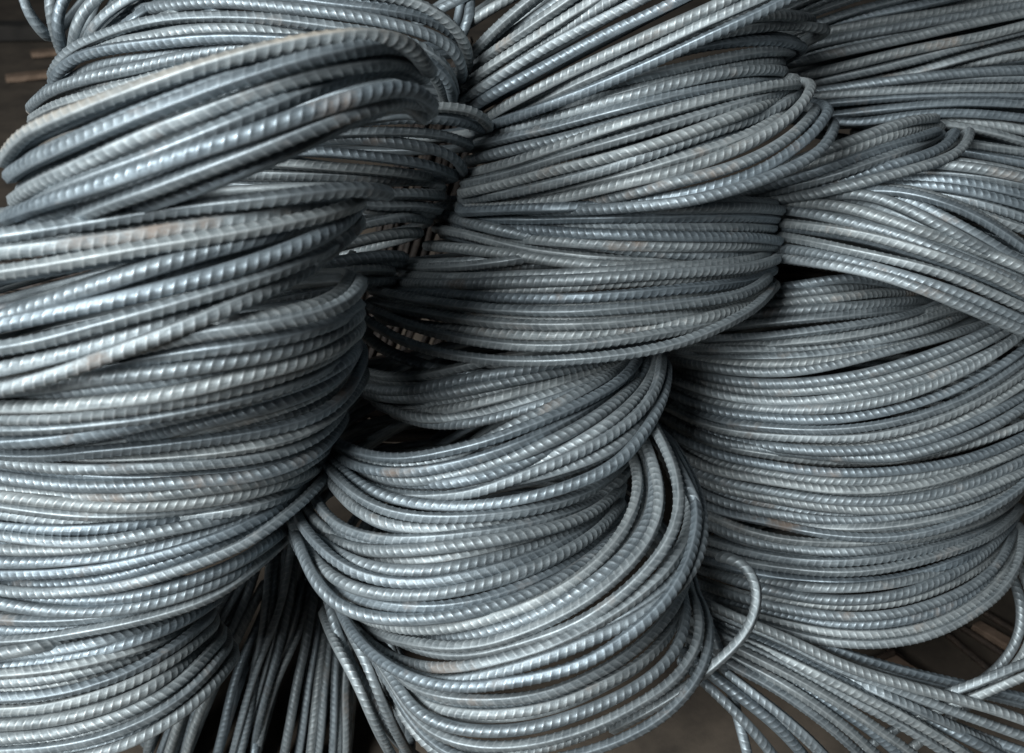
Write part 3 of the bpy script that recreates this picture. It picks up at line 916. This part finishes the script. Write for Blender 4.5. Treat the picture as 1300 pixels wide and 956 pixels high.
# ------------------------------------------------------------------ the setting
def sheet(name, x0, x1, y0, y1, z, mat, n=60):
    xs = np.linspace(x0, x1, n); ys = np.linspace(y0, y1, n)
    v = [(x, y, z + 0.006 * math.sin(3.1 * x + 1.7 * y) * math.sin(2.3 * y) + RNG.uniform(-0.002, 0.002)) for y in ys for x in xs]
    f = [(j * n + i, j * n + i + 1, (j + 1) * n + i + 1, (j + 1) * n + i) for j in range(n - 1) for i in range(n - 1)]
    me = bpy.data.meshes.new(name); me.from_pydata(v, [], f); me.materials.append(mat)
    me.polygons.foreach_set("use_smooth", [True] * len(f))
    o = bpy.data.objects.new(name, me); C.objects.link(o); o['kind'] = 'structure'
    return o
sheet("ground", -9, 9, -4, 16, 0.0, DIRT, 90)

def plank(name, cx, cy, cz, L, W, H, rz, mat, label, cat, rx=0.0):
    """a sawn length with worn, uneven edges"""
    n = 9
    v, f = [], []
    rr = random.Random(name + label)
    for i in range(n):
        x = -L / 2 + L * i / (n - 1)
        b = 0.12 * min(W, H)
        prof = [(-W/2, -H/2 + b), (-W/2 + b, -H/2), (W/2 - b, -H/2), (W/2, -H/2 + b), (W/2, H/2 - b), (W/2 - b, H/2), (-W/2 + b, H/2), (-W/2, H/2 - b)]
        for (py, pz) in prof:
            v.append((x + rr.uniform(-.004, .004) * (i in (0, n - 1)), py + rr.uniform(-.03, .03) * W, pz + rr.uniform(-.03, .03) * H))
    for i in range(n - 1):
        for j in range(8):
            f.append((i*8 + j, i*8 + (j+1) % 8, (i+1)*8 + (j+1) % 8, (i+1)*8 + j))
    f.append(tuple(range(7, -1, -1))); f.append(tuple((n-1)*8 + k for k in range(8)))
    me = bpy.data.meshes.new(name); me.from_pydata(v, [], f); me.materials.append(mat)
    o = bpy.data.objects.new(name, me); C.objects.link(o)
    o.location = (cx, cy, cz); o.rotation_euler = (rx, 0, rz)
    o['label'] = label; o['category'] = cat
    return o

def ground_at(px, py, z=0.0):
    a = (px - CX) / FPX; b = -(py - CY) / FPX
    d = FWD + a * RIGHT + b * UP
    k = (z - CAM_H) / d[2]
    return EYE + k * d

def lying(name, p, q, W, H, mat, label, cat):
    A = ground_at(*p, z=H / 2); B = ground_at(*q, z=H / 2)
    c = (A + B) / 2
    return plank(name, c[0], c[1], H / 2 + 0.004, float(np.linalg.norm(B - A)), W, H, math.atan2(B[1] - A[1], B[0] - A[0]), mat, label, cat)

# timber on the yard floor behind the left stack
lying("timber_beam", (-160, 44), (150, 38), 0.10, 0.07, DARK_TIMBER, "dark low timber beam lying across the floor in the far top left corner", "timber")
lying("scrap_board", (40, 70), (84, 66), 0.06, 0.02, TIMBER, "pale blurred scrap board on the brown floor nearer the dark beam", "board")
lying("scrap_board", (8, 101), (62, 95), 0.06, 0.02, TIMBER, "pale blurred scrap board on the brown floor farther from the dark beam", "board")

# odd bars and timbers on the floor at the lower right
def straight_bar(p, q, z, label, mat, d=BAR):
    A = ground_at(*p, z=z); B = ground_at(*q, z=z)
    L = float(np.linalg.norm(B - A)); n = max(4, int(L / (d * 0.62)))
    X = (B - A) / L; Z = np.array([0, 0, 1.0]); Y = np.cross(Z, X); Y /= np.linalg.norm(Y); Z = np.cross(X, Y)
    sides = 12
    a = np.linspace(0, 2 * math.pi, sides, endpoint=False)
    tri = np.abs(((a / math.pi) % 2) - 1); sh = (tri - .5) * .85 * d * .5
    V = []
    hs = []
    for i in range(n):
        for u, h in ((.2, 0), (.5, 1), (.8, 0)):
            for j in range(sides):
                s = (i + u) * d * .62 + sh[j]
                rad = d * .465 + h * d * .06 * abs(math.sin(a[j])) ** .6 + (d * .06 if j in (0, 6) else 0)
                V.append(X * (s - L / 2) + rad * (math.cos(a[j]) * Y + math.sin(a[j]) * Z))
    m = n * 3
    F = [(i*sides + j, i*sides + (j+1) % sides, (i+1)*sides + (j+1) % sides, (i+1)*sides + j) for i in range(m - 1) for j in range(sides)]
    F.append(tuple(range(sides - 1, -1, -1))); F.append(tuple((m-1)*sides + k for k in range(sides)))
    me = bpy.data.meshes.new("steel_bar"); me.from_pydata([tuple(v) for v in V], [], F)
    me.polygons.foreach_set("use_smooth", [True] * len(F)); me.materials.append(mat)
    o = bpy.data.objects.new("steel_bar", me); C.objects.link(o)
    o.location = (A + B) / 2
    o['label'] = label; o['category'] = "steel bar"; o['group'] = "loose ribbed bars lying on the floor"
    return o
straight_bar((1128, 822), (1190, 880), 0.012, "loose dark ribbed bar on the floor just under the right coil's lowest turn", RUST_BAR)
straight_bar((1203, 806), (1268, 860), 0.012, "loose ribbed bar on the floor running beside the brown timber", RUST_BAR)
straight_bar((1222, 797), (1292, 842), 0.012, "loose ribbed bar on the floor between two strips of brown timber", RUST_BAR)
straight_bar((1250, 778), (1312, 815), 0.012, "loose ribbed bar on the floor nearest the right edge under the coil", RUST_BAR)
straight_bar((1060, 858), (1140, 826), 0.030, "loose dark ribbed bar slanting up under the right coil's bottom turns", RUST_BAR)
lying("timber_batten", (1122, 838), (1178, 876), 0.030, 0.02, TIMBER, "brown timber batten on the floor beside the lowest loose bar", "timber")
lying("timber_batten", (1236, 797), (1290, 828), 0.022, 0.02, TIMBER, "thin brown timber batten near the right edge under the coil", "timber")
